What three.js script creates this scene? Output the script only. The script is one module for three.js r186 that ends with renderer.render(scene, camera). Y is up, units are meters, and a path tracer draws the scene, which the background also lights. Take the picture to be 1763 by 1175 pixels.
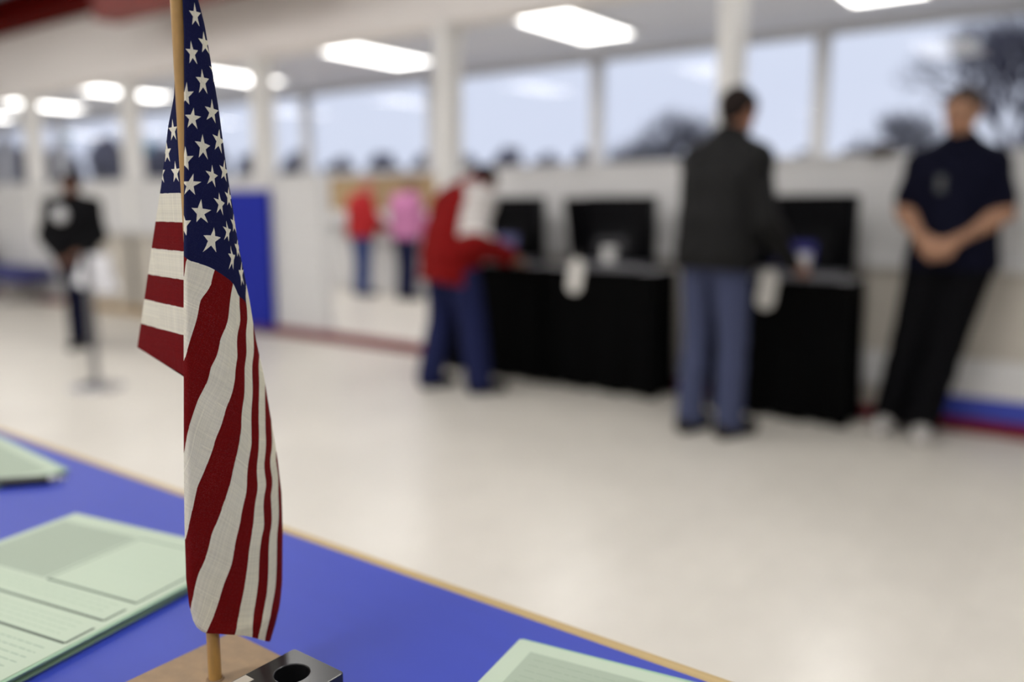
import * as THREE from 'three';
import { mergeGeometries } from 'three/addons/utils/BufferGeometryUtils.js';
import { RoundedBoxGeometry } from 'three/addons/geometries/RoundedBoxGeometry.js';
import { RectAreaLightUniformsLib } from 'three/addons/lights/RectAreaLightUniformsLib.js';

// ---------------------------------------------------------------- camera, sky, exposure
RectAreaLightUniformsLib.init();
const W = 1763, H = 1175, FPX = 1440, EYE = 1.2;
const YAW = THREE.MathUtils.degToRad(36.4), PITCH = THREE.MathUtils.degToRad(-9.15);
const scene = new THREE.Scene();
const camera = new THREE.PerspectiveCamera(2 * Math.atan(H / 2 / FPX) * 180 / Math.PI, W / H, 0.05, 400);
camera.rotation.order = 'YXZ';
camera.position.set(0, EYE, 0);
camera.rotation.set(PITCH, YAW, 0);
camera.focus = 0.478;
camera.userData.fStop = 2.35;
camera.updateMatrixWorld(true);
const renderer = new THREE.WebGLRenderer({ antialias: true });
renderer.toneMapping = THREE.LinearToneMapping;
renderer.toneMappingExposure = 1.12;
renderer.shadowMap.enabled = true;

// overcast dusk sky: pale violet-blue, a little deeper overhead, soft cloud bands
{
  const w = 256, h = 128, data = new Float32Array(w * h * 4);
  for (let j = 0; j < h; j++) for (let i = 0; i < w; i++) {
    const el = Math.max(0, (j + 0.5) / h * 2 - 1), az = i / w * Math.PI * 2;
    const c = 0.04 * Math.sin(3 * az + 9 * el) * Math.sin(14 * el + 1.3) + 0.03 * Math.sin(5 * az - 21 * el) + 0.2 * (Math.cos(az - 1.9) - 0.55);
    const t = Math.pow(el, 0.7), o = (j * w + i) * 4;
    data[o] = (0.63 - 0.14 * t) * (1 + c); data[o + 1] = (0.68 - 0.11 * t) * (1 + c * 0.9); data[o + 2] = (0.82 - 0.05 * t) * (1 + c * 0.4); data[o + 3] = 1;
  }
  const sky = new THREE.DataTexture(data, w, h, THREE.RGBAFormat, THREE.FloatType);
  sky.mapping = THREE.EquirectangularReflectionMapping; sky.magFilter = THREE.LinearFilter; sky.needsUpdate = true;
  scene.background = sky;
}
const LAMP = 7.6;                     // radiance of a fluorescent troffer
const LAMP_COLOR = new THREE.Color().setRGB(1.0, 0.97, 0.925);

// ---------------------------------------------------------------- helpers
let seed = 20181106;
const rnd = () => { seed = (seed + 0x6D2B79F5) | 0; let t = Math.imul(seed ^ (seed >>> 15), 1 | seed); t = (t + Math.imul(t ^ (t >>> 7), 61 | t)) ^ t; return ((t ^ (t >>> 14)) >>> 0) / 4294967296; };
const V = (x, y, z) => new THREE.Vector3(x, y, z);
const lin = (r, g, b) => new THREE.Color().setRGB(r, g, b);
const mat = (r, g, b, rough = 0.7, extra = {}) => new THREE.MeshStandardMaterial({ color: lin(r, g, b), roughness: rough, metalness: 0, ...extra });
const used = new Map();
function numbered(name) { const n = used.get(name) || 0; used.set(name, n + 1); return n ? name + '_' + String(n).padStart(3, '0') : name; }
function tag(o, label, category, group) { o.userData.label = label; o.userData.category = category; if (group) o.userData.group = group; return o; }
function shade(o) { o.castShadow = true; o.receiveShadow = true; return o; }
function mesh(name, geometry, material, parent = scene) { const m = shade(new THREE.Mesh(geometry, material)); m.name = parent === scene ? numbered(name) : name; parent.add(m); return m; }
function thing(name, label, category, position = [0, 0, 0], turn = 0, group) {
  const g = new THREE.Group(); g.name = numbered(name); g.position.set(...position); g.rotation.y = turn; scene.add(g); return tag(g, label, category, group);
}
function struct(name, geometry, material, parent = scene) { const m = mesh(name, geometry, material, parent); if (parent === scene) m.userData.kind = 'structure'; return m; }
function box(x0, x1, y0, y1, z0, z1, r = 0) {
  const g = r ? new RoundedBoxGeometry(x1 - x0, y1 - y0, z1 - z0, 2, r) : new THREE.BoxGeometry(x1 - x0, y1 - y0, z1 - z0);
  g.translate((x0 + x1) / 2, (y0 + y1) / 2, (z0 + z1) / 2); return g;
}
function merge(list) { return mergeGeometries(list.map((g) => { const n = g.index ? g.toNonIndexed() : g; for (const k of Object.keys(n.attributes)) if (!['position', 'normal', 'uv'].includes(k)) n.deleteAttribute(k); return n; })); }
function tube(a, b, ra, rb, seg = 12) {
  const d = b.clone().sub(a), g = new THREE.CylinderGeometry(rb, ra, d.length(), seg);
  g.applyQuaternion(new THREE.Quaternion().setFromUnitVectors(V(0, 1, 0), d.clone().normalize())); g.translate((a.x + b.x) / 2, (a.y + b.y) / 2, (a.z + b.z) / 2); return g;
}
function texture(w, h, fn, srgb = false) {      // fn(x, y) -> [r, g, b] in 0..1
  const d = new Uint8Array(w * h * 4);
  for (let j = 0; j < h; j++) for (let i = 0; i < w; i++) { const c = fn(i, j), o = (j * w + i) * 4; for (let k = 0; k < 3; k++) d[o + k] = Math.max(0, Math.min(255, c[k] * 255)); d[o + 3] = 255; }
  const t = new THREE.DataTexture(d, w, h, THREE.RGBAFormat); t.magFilter = THREE.LinearFilter; t.minFilter = THREE.LinearMipmapLinearFilter; t.generateMipmaps = true;
  t.wrapS = t.wrapT = THREE.RepeatWrapping; if (srgb) t.colorSpace = THREE.SRGBColorSpace; t.needsUpdate = true; return t;
}
const hash = (i, j, s = 0) => { let n = Math.imul(i | 0, 374761393) + Math.imul(j | 0, 668265263) + Math.imul(s | 0, 2147483647 ^ 0x5bd1e995); n = Math.imul(n ^ (n >>> 13), 1274126177); return ((n ^ (n >>> 16)) >>> 0) / 4294967296; };
function noise(x, y, s = 0, wrap = 0) {
  const i = Math.floor(x), j = Math.floor(y), f = x - i, g = y - j, a = f * f * (3 - 2 * f), b = g * g * (3 - 2 * g);
  const w = (v) => (wrap ? ((v % wrap) + wrap) % wrap : v), q = (p, r) => hash(w(i + p), w(j + r), s);
  return (q(0, 0) * (1 - a) + q(1, 0) * a) * (1 - b) + (q(0, 1) * (1 - a) + q(1, 1) * a) * b;
}
// a point in the place from a direction of view: on the plane z, or on the level y
function ray(x, y) { return V(x - W / 2, H / 2 - y, -FPX).applyEuler(camera.rotation); }
function onZ(x, y, z) { const d = ray(x, y); return V(0, EYE, 0).addScaledVector(d, z / d.z); }

// ---------------------------------------------------------------- materials of the shell
const plaster = texture(128, 128, (i, j) => { const n = 0.93 + 0.07 * noise(i / 8, j / 8, 3, 16) * noise(i / 2, j / 2, 4, 64); return [n, n, n]; });
const M = {
  white: mat(0.69, 0.685, 0.685, 0.6, { map: plaster }),
  cream: mat(0.55, 0.51, 0.45, 0.6, { map: plaster }),
  fascia: mat(0.84, 0.80, 0.775, 0.75, { map: plaster }),
  ceiling: mat(0.72, 0.75, 0.84, 0.9, { map: plaster }),
  column: mat(0.78, 0.77, 0.75, 0.5),
  frame: mat(0.55, 0.55, 0.56, 0.5),
  tan: mat(0.36, 0.25, 0.13, 0.6),
  red: new THREE.MeshPhysicalMaterial({ color: lin(0.17, 0.010, 0.022), roughness: 0.7, specularIntensity: 0.2 }),
  blue: mat(0.035, 0.06, 0.42, 0.5),
  redBeam: new THREE.MeshPhysicalMaterial({ color: lin(0.10, 0.003, 0.002), roughness: 0.7, specularIntensity: 0.05 }),
  glass: new THREE.MeshPhysicalMaterial({ color: 0xffffff, roughness: 0, metalness: 0, transmission: 1, thickness: 0, ior: 1.22 }),
  outside: mat(0.2, 0.2, 0.22, 0.9),
};

// ---------------------------------------------------------------- structure
const XL = -23, XR = 6, ZW = -8.6, ZP = -5.05, ZB = 5, LOW = 2.92, HIGH = 3.62;
// floor: a slab with recessed joints and square vinyl tiles
{
  const floor = struct('floor', box(XL, XR, -0.2, -0.003, ZW - 0.15, ZB), mat(0.42, 0.39, 0.34, 0.6));
  const T = 0.3048, tones = [];
  const speck = texture(128, 128, (i, j) => { const n = 0.94 + 0.05 * noise(i / 16, j / 16, 9, 8) + 0.03 * (noise(i / 2, j / 2, 8, 64) - 0.5); return [n, n, n * 0.995]; });
  for (const k of [0.985, 1, 1.015, 0.97]) tones.push(new THREE.MeshPhysicalMaterial({ color: lin(0.69 * k, 0.655 * k, 0.59 * k), roughness: 0.5, map: speck, clearcoat: 0.27, clearcoatRoughness: 0.23 }));
  const g = new THREE.BoxGeometry(T - 0.0016, 0.006, T - 0.0016);
  const all = [];
  for (let i = Math.floor(XL / T); i * T < XR; i++) for (let j = Math.floor(ZW / T); j * T < ZB; j++) {
    const x = (i + 0.5) * T, z = (j + 0.5) * T; if (x < XL + 0.16 || x > XR - 0.16 || z < ZW + 0.16 || z > ZB - 0.16) continue;
    const p = V(x, 0, z), q = p.clone().project(camera), d = p.distanceTo(camera.position);
    const seen = Math.abs(q.x) < 1.06 && Math.abs(q.y) < 1.06 && q.z < 1 && z < -1.75 && z > ZP;
    all.push({ x, z, d: seen ? d : 1e3 + d, k: Math.floor(hash(i, j, 5) * 4) });
  }
  all.sort((a, b) => a.d - b.d);
  const rest = [];
  all.forEach((t, n) => {
    if (n < 300) { const m = mesh('tile', g, tones[t.k], floor); m.position.set(t.x, -0.003, t.z); }
    else rest.push(g.clone().translate(t.x, -0.003, t.z));
  });
  const field = mesh('tile_field', merge(rest), tones[1], floor); field.userData.kind = 'stuff';
}
// ceilings: low over the far aisle, high over the near hall, a deep fascia between them
struct('ceiling', box(XL, XR, LOW, LOW + 0.12, ZW - 0.15, ZP - 0.2), M.ceiling);
struct('ceiling', box(XL, XR, HIGH, HIGH + 0.12, ZP - 0.2, ZB + 0.15), M.ceiling);
struct('trim_1', box(XL, XR, 2.57, HIGH, ZP - 0.2, ZP), M.fascia);
// outer walls
struct('wall_left', box(XL - 0.15, XL, 0, HIGH, ZW - 0.15, ZB + 0.15), M.white);
struct('wall_right', box(XR, XR + 0.15, 0, HIGH, ZW - 0.15, ZB + 0.15), M.white);
struct('wall_back', box(XL, XR, 0, HIGH, ZB, ZB + 0.15), M.white);
const wallF = struct('wall_front', box(XL, XR, 0, 1.14, ZW - 0.15, ZW), M.white);
struct('wall_band', box(XL, XR, 1.14, 1.63, ZW - 0.15, ZW + 0.02), M.tan, wallF);
struct('window_sill', box(XL, XR, 1.63, 1.66, ZW - 0.15, ZW + 0.06), M.frame, wallF);
struct('window_head', box(XL, XR, 2.88, LOW + 0.12, ZW - 0.15, ZW), M.frame, wallF);
{
  let n = 1;
  for (let k = -8; k <= 3; k++) {
    const x1 = -2.61 + 2.55 * k, x0 = x1 - 2.55;
    if (x1 < XL + 0.2 || x0 > XR - 0.2) continue;
    const a = Math.max(x0, XL), b = Math.min(x1, XR), g = new THREE.Group(); g.name = 'window_' + n++; g.userData.kind = 'structure'; scene.add(g);
    mesh('mullion', box(b - 0.07, b + 0.07, 1.66, 2.88, ZW - 0.13, ZW - 0.01, 0.004), M.frame, g);
    mesh('pane', box(a + 0.07, b - 0.07, 1.66, 2.88, ZW - 0.076, ZW - 0.07), M.glass, g);
    mesh('rail', merge([box(a + 0.07, b - 0.07, 1.66, 1.70, ZW - 0.11, ZW - 0.03), box(a + 0.07, b - 0.07, 2.84, 2.88, ZW - 0.11, ZW - 0.03)]), M.frame, g);
  }
}
// half-height partition on the column line with one opening, its ledge, skirting and cap
const OPEN0 = -5.84, OPEN1 = -4.47;
{
  const w1 = struct('wall_partition', box(OPEN1, XR, 0, 1.46, ZP - 0.12, ZP), M.white);
  mesh('cap', box(OPEN1, XR, 1.46, 1.485, ZP - 0.14, ZP + 0.02, 0.005), M.white, w1);
  mesh('dado_panel', box(OPEN1, XR, 0.06, 0.86, ZP, ZP + 0.03), M.cream, w1);
  mesh('ledge', box(OPEN1, XR, 0.86, 0.905, ZP, ZP + 0.08, 0.01), M.white, w1);
  mesh('kick_rail', box(-1.2, XR, 0.19, 0.39, ZP + 0.03, ZP + 0.06, 0.008), M.white, w1);
  mesh('kick_stripe', box(-0.98, XR, 0.07, 0.19, ZP + 0.03, ZP + 0.055), M.blue, w1);
  struct('baseboard_partition', box(OPEN1, XR, 0, 0.07, ZP + 0.03, ZP + 0.1, 0.006), M.red);
  const w2 = struct('wall_partition', box(XL, OPEN0, 0, 1.46, ZP - 0.12, ZP), M.white);
  mesh('cap', box(XL, OPEN0, 1.46, 1.485, ZP - 0.14, ZP + 0.02, 0.005), M.white, w2);
  mesh('dado_panel', box(-10.6, -7.25, 0.09, 0.9, ZP, ZP + 0.03), M.cream, w2);
  mesh('ledge', box(-10.6, -7.25, 0.9, 0.94, ZP, ZP + 0.09, 0.01), M.white, w2);
  mesh('kick_rail', box(-10.6, -7.25, 0.0, 0.09, ZP + 0.0, ZP + 0.06, 0.006), M.tan, w2);
  struct('baseboard_partition', box(-7.25, OPEN0, 0, 0.075, ZP, ZP + 0.05, 0.006), M.red);
  struct('baseboard_partition', box(XL, -10.6, 0, 0.06, ZP, ZP + 0.05, 0.006), M.red);
  struct('trim_2', box(OPEN0, OPEN1, 0, 0.075, ZP - 0.04, ZP + 0.05, 0.004), M.red);
}
// columns carrying the fascia
for (let k = -3; k <= 7; k++) {
  const x = -2.09 - 2.29 * k; if (x > XR - 0.2 || x < XL + 0.3) continue;
  const c = struct('trim_' + (k + 6), box(x - 0.06, x + 0.06, 0, 2.57, ZP - 0.16, ZP - 0.03 + 0.06, 0.01), M.column);
  mesh('collar', box(x - 0.075, x + 0.075, 2.5, 2.57, ZP - 0.18, ZP + 0.05, 0.006), M.column, c);
}
// red steel beam under the high ceiling, with a bolted red hanger box
{
  const b = thing('red_beam', 'dark red painted steel beam along the top of the beige fascia', 'beam', [0, 3.3, ZP + 0.02]);
  mesh('bottom_flange', box(XL + 0.02, -2, 0, 0.03, 0.0, 0.34, 0.004), M.redBeam, b);
  mesh('web', box(XL + 0.02, -2, 0.03, 0.26, 0.15, 0.19), M.redBeam, b);
  mesh('top_flange', box(XL + 0.02, -2, 0.26, 0.29, 0.0, 0.34, 0.004), M.redBeam, b);
  const d = thing('red_duct_box', 'brighter red box section hung below the dark red beam', 'duct', [0, 2.98, ZP + 0.5]);
  mesh('shell', box(-8.3, -5.2, 0, 0.3, -0.13, 0.13, 0.015), mat(0.21, 0.026, 0.018, 0.55), d);
  for (const x of [-8.0, -7.0, -5.7]) mesh('hanger_strap', box(x - 0.02, x + 0.02, 0.3, 0.64, -0.01, 0.01), mat(0.3, 0.05, 0.04, 0.5), d);
}

// ---------------------------------------------------------------- ceiling lamps
const diffuser = new THREE.MeshStandardMaterial({ color: lin(0.9, 0.9, 0.9), roughness: 0.6, emissive: lin(1, 0.98, 0.95), emissiveIntensity: 6 });
const whiteMetal = mat(0.75, 0.75, 0.75, 0.4);
function troffer(x, y, z, label, group) {
  const t = thing('ceiling_light', label, 'lamp', [x, y, z], 0, group);
  mesh('frame', merge([box(-0.32, -0.29, -0.05, 0, -0.63, 0.63), box(0.29, 0.32, -0.05, 0, -0.63, 0.63), box(-0.29, 0.29, -0.05, 0, -0.63, -0.6), box(-0.29, 0.29, -0.05, 0, 0.6, 0.63)]), whiteMetal, t);
  mesh('diffuser', box(-0.29, 0.29, -0.042, -0.03, -0.6, 0.6), diffuser, t);
  const l = new THREE.RectAreaLight(LAMP_COLOR, LAMP, 0.58, 1.2); l.position.set(0, -0.052, 0); l.rotation.x = -Math.PI / 2; l.castShadow = true; l.name = 'lamp_glow'; t.add(l);
}
for (let k = -1; k <= 7; k++) troffer(-1.78 - 2.65 * k, LOW, -7.05, 'glowing rectangular fluorescent panel in the low ceiling by the windows', 'panels in the low ceiling');
for (let k = -1; k <= 4; k++) for (const z of [-2.4, 0.9, 3.6]) troffer(-1.0 - 2.9 * k, HIGH, z, 'glowing rectangular fluorescent panel in the high ceiling over the hall', 'panels in the high ceiling');

// ---------------------------------------------------------------- outdoors
{
  const g = struct('ground', box(-160, 80, -0.35, -0.25, -160, ZW - 0.2), M.outside);
  g.name = 'ground';
  const bark = mat(0.15, 0.14, 0.155, 0.95);
  function treeGeometry(hgt, spread, depth, thick) {
    const list = [];
    (function grow(a, dir, len, r, n) {
      const b = a.clone().addScaledVector(dir, len); list.push(tube(a, b, r, r * 0.7, n > 2 ? 6 : 4));
      if (!n) return;
      const kids = n > 3 ? 4 : 3;
      for (let i = 0; i < kids; i++) {
        const ang = (i + rnd()) / kids * Math.PI * 2, tilt = spread * (0.6 + 0.7 * rnd());
        const side = Math.abs(dir.y) < 0.9 ? V(0, 1, 0).cross(dir).normalize() : V(1, 0, 0); side.applyAxisAngle(dir, ang);
        const d = dir.clone().applyAxisAngle(side, tilt).add(V(0, 0.12, 0)).normalize();
        grow(a.clone().lerp(b, 0.75 + 0.25 * rnd()), d, len * (0.62 + 0.2 * rnd()), r * 0.62, n - 1);
      }
    })(V(0, 0, 0), V(0, 1, 0), hgt * 0.27, thick, depth);
    return merge(list);
  }
  function tree(x, z, hgt, label, spread, m = bark, group) {
    const t = mesh('bare_tree', treeGeometry(hgt, spread, 6, hgt * 0.028), m); t.position.set(x, -0.25, z); tag(t, label, 'tree', group);
    return t;
  }
  tree(-3.6, -36, 11.5, 'large bare dark tree outside, tallest beyond the window mullions', 0.62);
  tree(-9.0, -40, 6.4, 'small bare tree outside beside the large dark tree', 0.55);
  tree(-18.9, -40, 8.0, 'bare rounded tree outside seen past the charcoal jacket', 0.6);
  tree(-23.4, -44, 6.4, 'lower bare tree outside next to the rounded one', 0.6);
  const crowns = [0, 1, 2].map((v) => {
    const g = new THREE.IcosahedronGeometry(1, 3), p = g.attributes.position;
    for (let i = 0; i < p.count; i++) { const q = V(p.getX(i), p.getY(i), p.getZ(i)), k = 1 + 0.22 * Math.sin(5 * q.x + v * 2) * Math.sin(6 * q.y + v) + 0.16 * Math.sin(9 * q.z + 3 * v) * Math.sin(8 * q.x); p.setXYZ(i, q.x * k * 0.36, 0.62 + q.y * k * 0.36, q.z * k * 0.36); }
    g.computeVertexNormals(); return g;
  }), stem = tube(V(0, 0, 0), V(0, 0.5, 0), 0.04, 0.025, 6);
  for (let i = 0; i < 34; i++) {
    const az = (-78 + i * 2.75) * Math.PI / 180, rad = 112 + 7 * (i % 2);
    const sz = 7.9 + 1.6 * rnd(), t = thing('distant_tree', 'distant hazy rounded tree in the row along the horizon', 'tree', [Math.sin(az) * rad, -0.25, -Math.cos(az) * rad], rnd() * 6, 'distant tree row');
    t.scale.set(sz * 0.72, sz, sz * 0.72); mesh('crown', crowns[i % 3], bark, t); mesh('trunk', stem, bark, t);
  }
  for (const [x, y] of [[255, 252], [116, 236]]) {
    const p = onZ(x, y, -24), s = thing('road_sign', 'small teal sign board on a post outside the windows', 'sign', [p.x, -0.25, p.z], 0, 'teal signs outside');
    mesh('post', tube(V(0, 0, 0), V(0, p.y + 0.25, 0), 0.04, 0.04, 8), bark, s);
    mesh('board', box(-0.5, 0.5, p.y - 0.05, p.y + 0.5, 0.04, 0.08, 0.01), mat(0.12, 0.42, 0.45, 0.6), s);
  }
}

// ---------------------------------------------------------------- counter table in the foreground
const TOP = 0.9, EDGE = -0.481;
const woodTex = texture(512, 64, (i, j) => { const n = noise(i / 60, j / 3, 21, 64), m = noise(i / 9, j / 1.5, 22, 512); const k = 0.78 + 0.2 * n + 0.08 * m; return [k, k * (0.97 - 0.03 * n), k * (0.93 - 0.06 * n)]; });
{
  const t = thing('counter_table', 'long table with bright blue top and pale wooden edge strip', 'table', [0, 0, 0]);
  const blueTex = texture(256, 256, (i, j) => { const n = 0.95 + 0.05 * noise(i / 3, j / 3, 31, 86) + 0.03 * (noise(i / 40, j / 40, 32, 6) - 0.5); return [n, n, n]; });
  mesh('tabletop', box(-2.4, 0.75, TOP - 0.035, TOP, EDGE + 0.0105, 0.36), new THREE.MeshPhysicalMaterial({ color: lin(0.030, 0.052, 0.39), specularIntensity: 0.6, roughness: 0.46, map: blueTex }), t);
  mesh('edge_strip', box(-2.4, 0.75, TOP - 0.036, TOP + 0.0005, EDGE, EDGE + 0.0105, 0.002), new THREE.MeshStandardMaterial({ color: lin(0.48, 0.355, 0.155), roughness: 0.45, map: woodTex }), t);
  mesh('edge_strip', box(-2.4, 0.75, TOP - 0.036, TOP + 0.0005, 0.36, 0.37, 0.002), new THREE.MeshStandardMaterial({ color: lin(0.48, 0.355, 0.155), roughness: 0.45, map: woodTex }), t);
  for (const [x, z] of [[-2.3, EDGE + 0.09], [-2.3, 0.28], [0.65, EDGE + 0.09], [0.65, 0.28]]) mesh('leg', tube(V(x, 0, z), V(x, TOP - 0.035, z), 0.022, 0.022, 12), mat(0.1, 0.1, 0.1, 0.4, { metalness: 0.6 }), t);
}

// ---------------------------------------------------------------- printed green forms
function formTexture(kind) {
  const w = 864, h = 1116, c = document.createElement('canvas'); c.width = w; c.height = h; const g = c.getContext('2d'), k = 4;
  g.fillStyle = '#bccbb6'; g.fillRect(0, 0, w, h);
  const line = (x0, y0, x1, y1, t, s = '#4b564c') => { g.strokeStyle = s; g.lineWidth = t * k; g.beginPath(); g.moveTo(x0 * k, y0 * k); g.lineTo(x1 * k, y1 * k); g.stroke(); };
  const rows = (x0, x1, y0, n, step, s = '#93a594') => { for (let r = 0; r < n; r++) { let x = x0; while (x < x1 - 4) { const e = Math.min(x1 - 2, x + 3 + 9 * hash(r, Math.round(x * 7), 3 + Math.round(y0))); line(x, y0 + r * step, e, y0 + r * step, 0.9, s); x = e + 1.6; } } };
  if (kind === 0) {
    g.fillStyle = '#a3b09e'; g.fillRect(8 * k, 18 * k, 96 * k, 90 * k); rows(14, 98, 28, 14, 5.6, '#9fae9b');
    g.strokeStyle = '#59655a'; g.lineWidth = 1.1 * k; g.strokeRect(108 * k, 18 * k, 99 * k, 90 * k); rows(114, 200, 30, 6, 9, '#b4c6b0');
    line(108, 108, 207, 108, 2.2); line(207, 50, 207, 108, 2.0);
    rows(10, 200, 116, 3, 5.5, '#a6b8a2'); line(8, 137, 208, 137, 2.2); line(208, 118, 208, 137, 2.2);
    rows(10, 200, 146, 4, 5.5, '#aabca6'); line(8, 170, 211, 170, 2.4); line(211, 147, 211, 170, 2.4);
    rows(10, 206, 180, 12, 6.5, '#93a594');
  } else {
    g.fillStyle = '#a4b29f'; g.fillRect(14 * k, 12 * k, 190 * k, 70 * k); rows(20, 198, 20, 9, 7, '#98a794');
    rows(14, 204, 92, 24, 7, '#9db09d'); line(14, 88, 204, 88, 1.2);
  }
  const t = new THREE.CanvasTexture(c); t.colorSpace = THREE.SRGBColorSpace; t.anisotropy = 8; return t;
}
function sheetGeometry(w, l, th) {   // lies flat, corner at the origin, top face printed; x across, z down the page
  const g = box(0, w, 0, th, 0, l), uv = g.attributes.uv, p = g.attributes.position;
  for (let i = 0; i < p.count; i++) uv.setXY(i, p.getX(i) / w, 1 - p.getZ(i) / l);
  return g;
}
function formStack(label, corner, turn, count, th, kind, group) {
  const t = thing('form_stack', label, 'paper', [corner[0], TOP + 0.0005, corner[1]], turn, group);
  const print = new THREE.MeshStandardMaterial({ map: formTexture(kind), color: lin(0.9, 0.9, 0.9), roughness: 0.75 }), plain = mat(0.30, 0.46, 0.32, 0.8);
  for (let i = 0; i < count; i++) {
    const top = i === count - 1, s = mesh('sheet', sheetGeometry(0.2159, 0.2794, th * (top ? 0.35 : 0.92)), top ? print : plain, t);
    s.position.set(top ? 0 : (rnd() - 0.35) * 0.006, i * th, top ? 0 : (rnd() - 0.5) * 0.005); s.rotation.y = top ? 0 : (rnd() - 0.5) * 0.03;
  }
  return t;
}
formStack('thick stack of pale green printed forms lying behind the wooden flag base', [-0.7966, -0.3704], Math.atan2(0.1939, 0.981), 8, 0.00095, 0);
formStack('pale green printed form with its corner near the wooden edge strip', [-0.317, -0.4392], 0.165, 3, 0.0009, 1);
formStack('pale green forms lying on a black pen farther along the blue top', [-1.166, -0.452], -0.08, 5, 0.001, 1);
{
  const p = thing('black_pen', 'black pen lying at the edge of the farther green forms', 'pen', [-0.957, TOP + 0.0052, -0.372], 0.9);
  mesh('barrel', tube(V(-0.05, 0, 0), V(0.045, 0, 0), 0.005, 0.005, 12), mat(0.01, 0.01, 0.012, 0.3), p);
  mesh('tip', tube(V(0.045, 0, 0), V(0.062, 0, 0), 0.0045, 0.0012, 12), mat(0.5, 0.5, 0.5, 0.3, { metalness: 1 }), p);
}

// ---------------------------------------------------------------- the desk flag
const POLE = V(-0.4356, TOP, -0.279), NRM = V(0.82214, 0, 0.56929), RGT = V(0.56929, 0, -0.82214);
const fl = (s, w, n) => POLE.clone().addScaledVector(RGT, s / 1000).addScaledVector(NRM, n / 1000).add(V(0, w / 1000, 0));   // millimetres: right of, above and in front of the foot of the staff
const HOIST = 218, FLY = 327;
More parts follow.
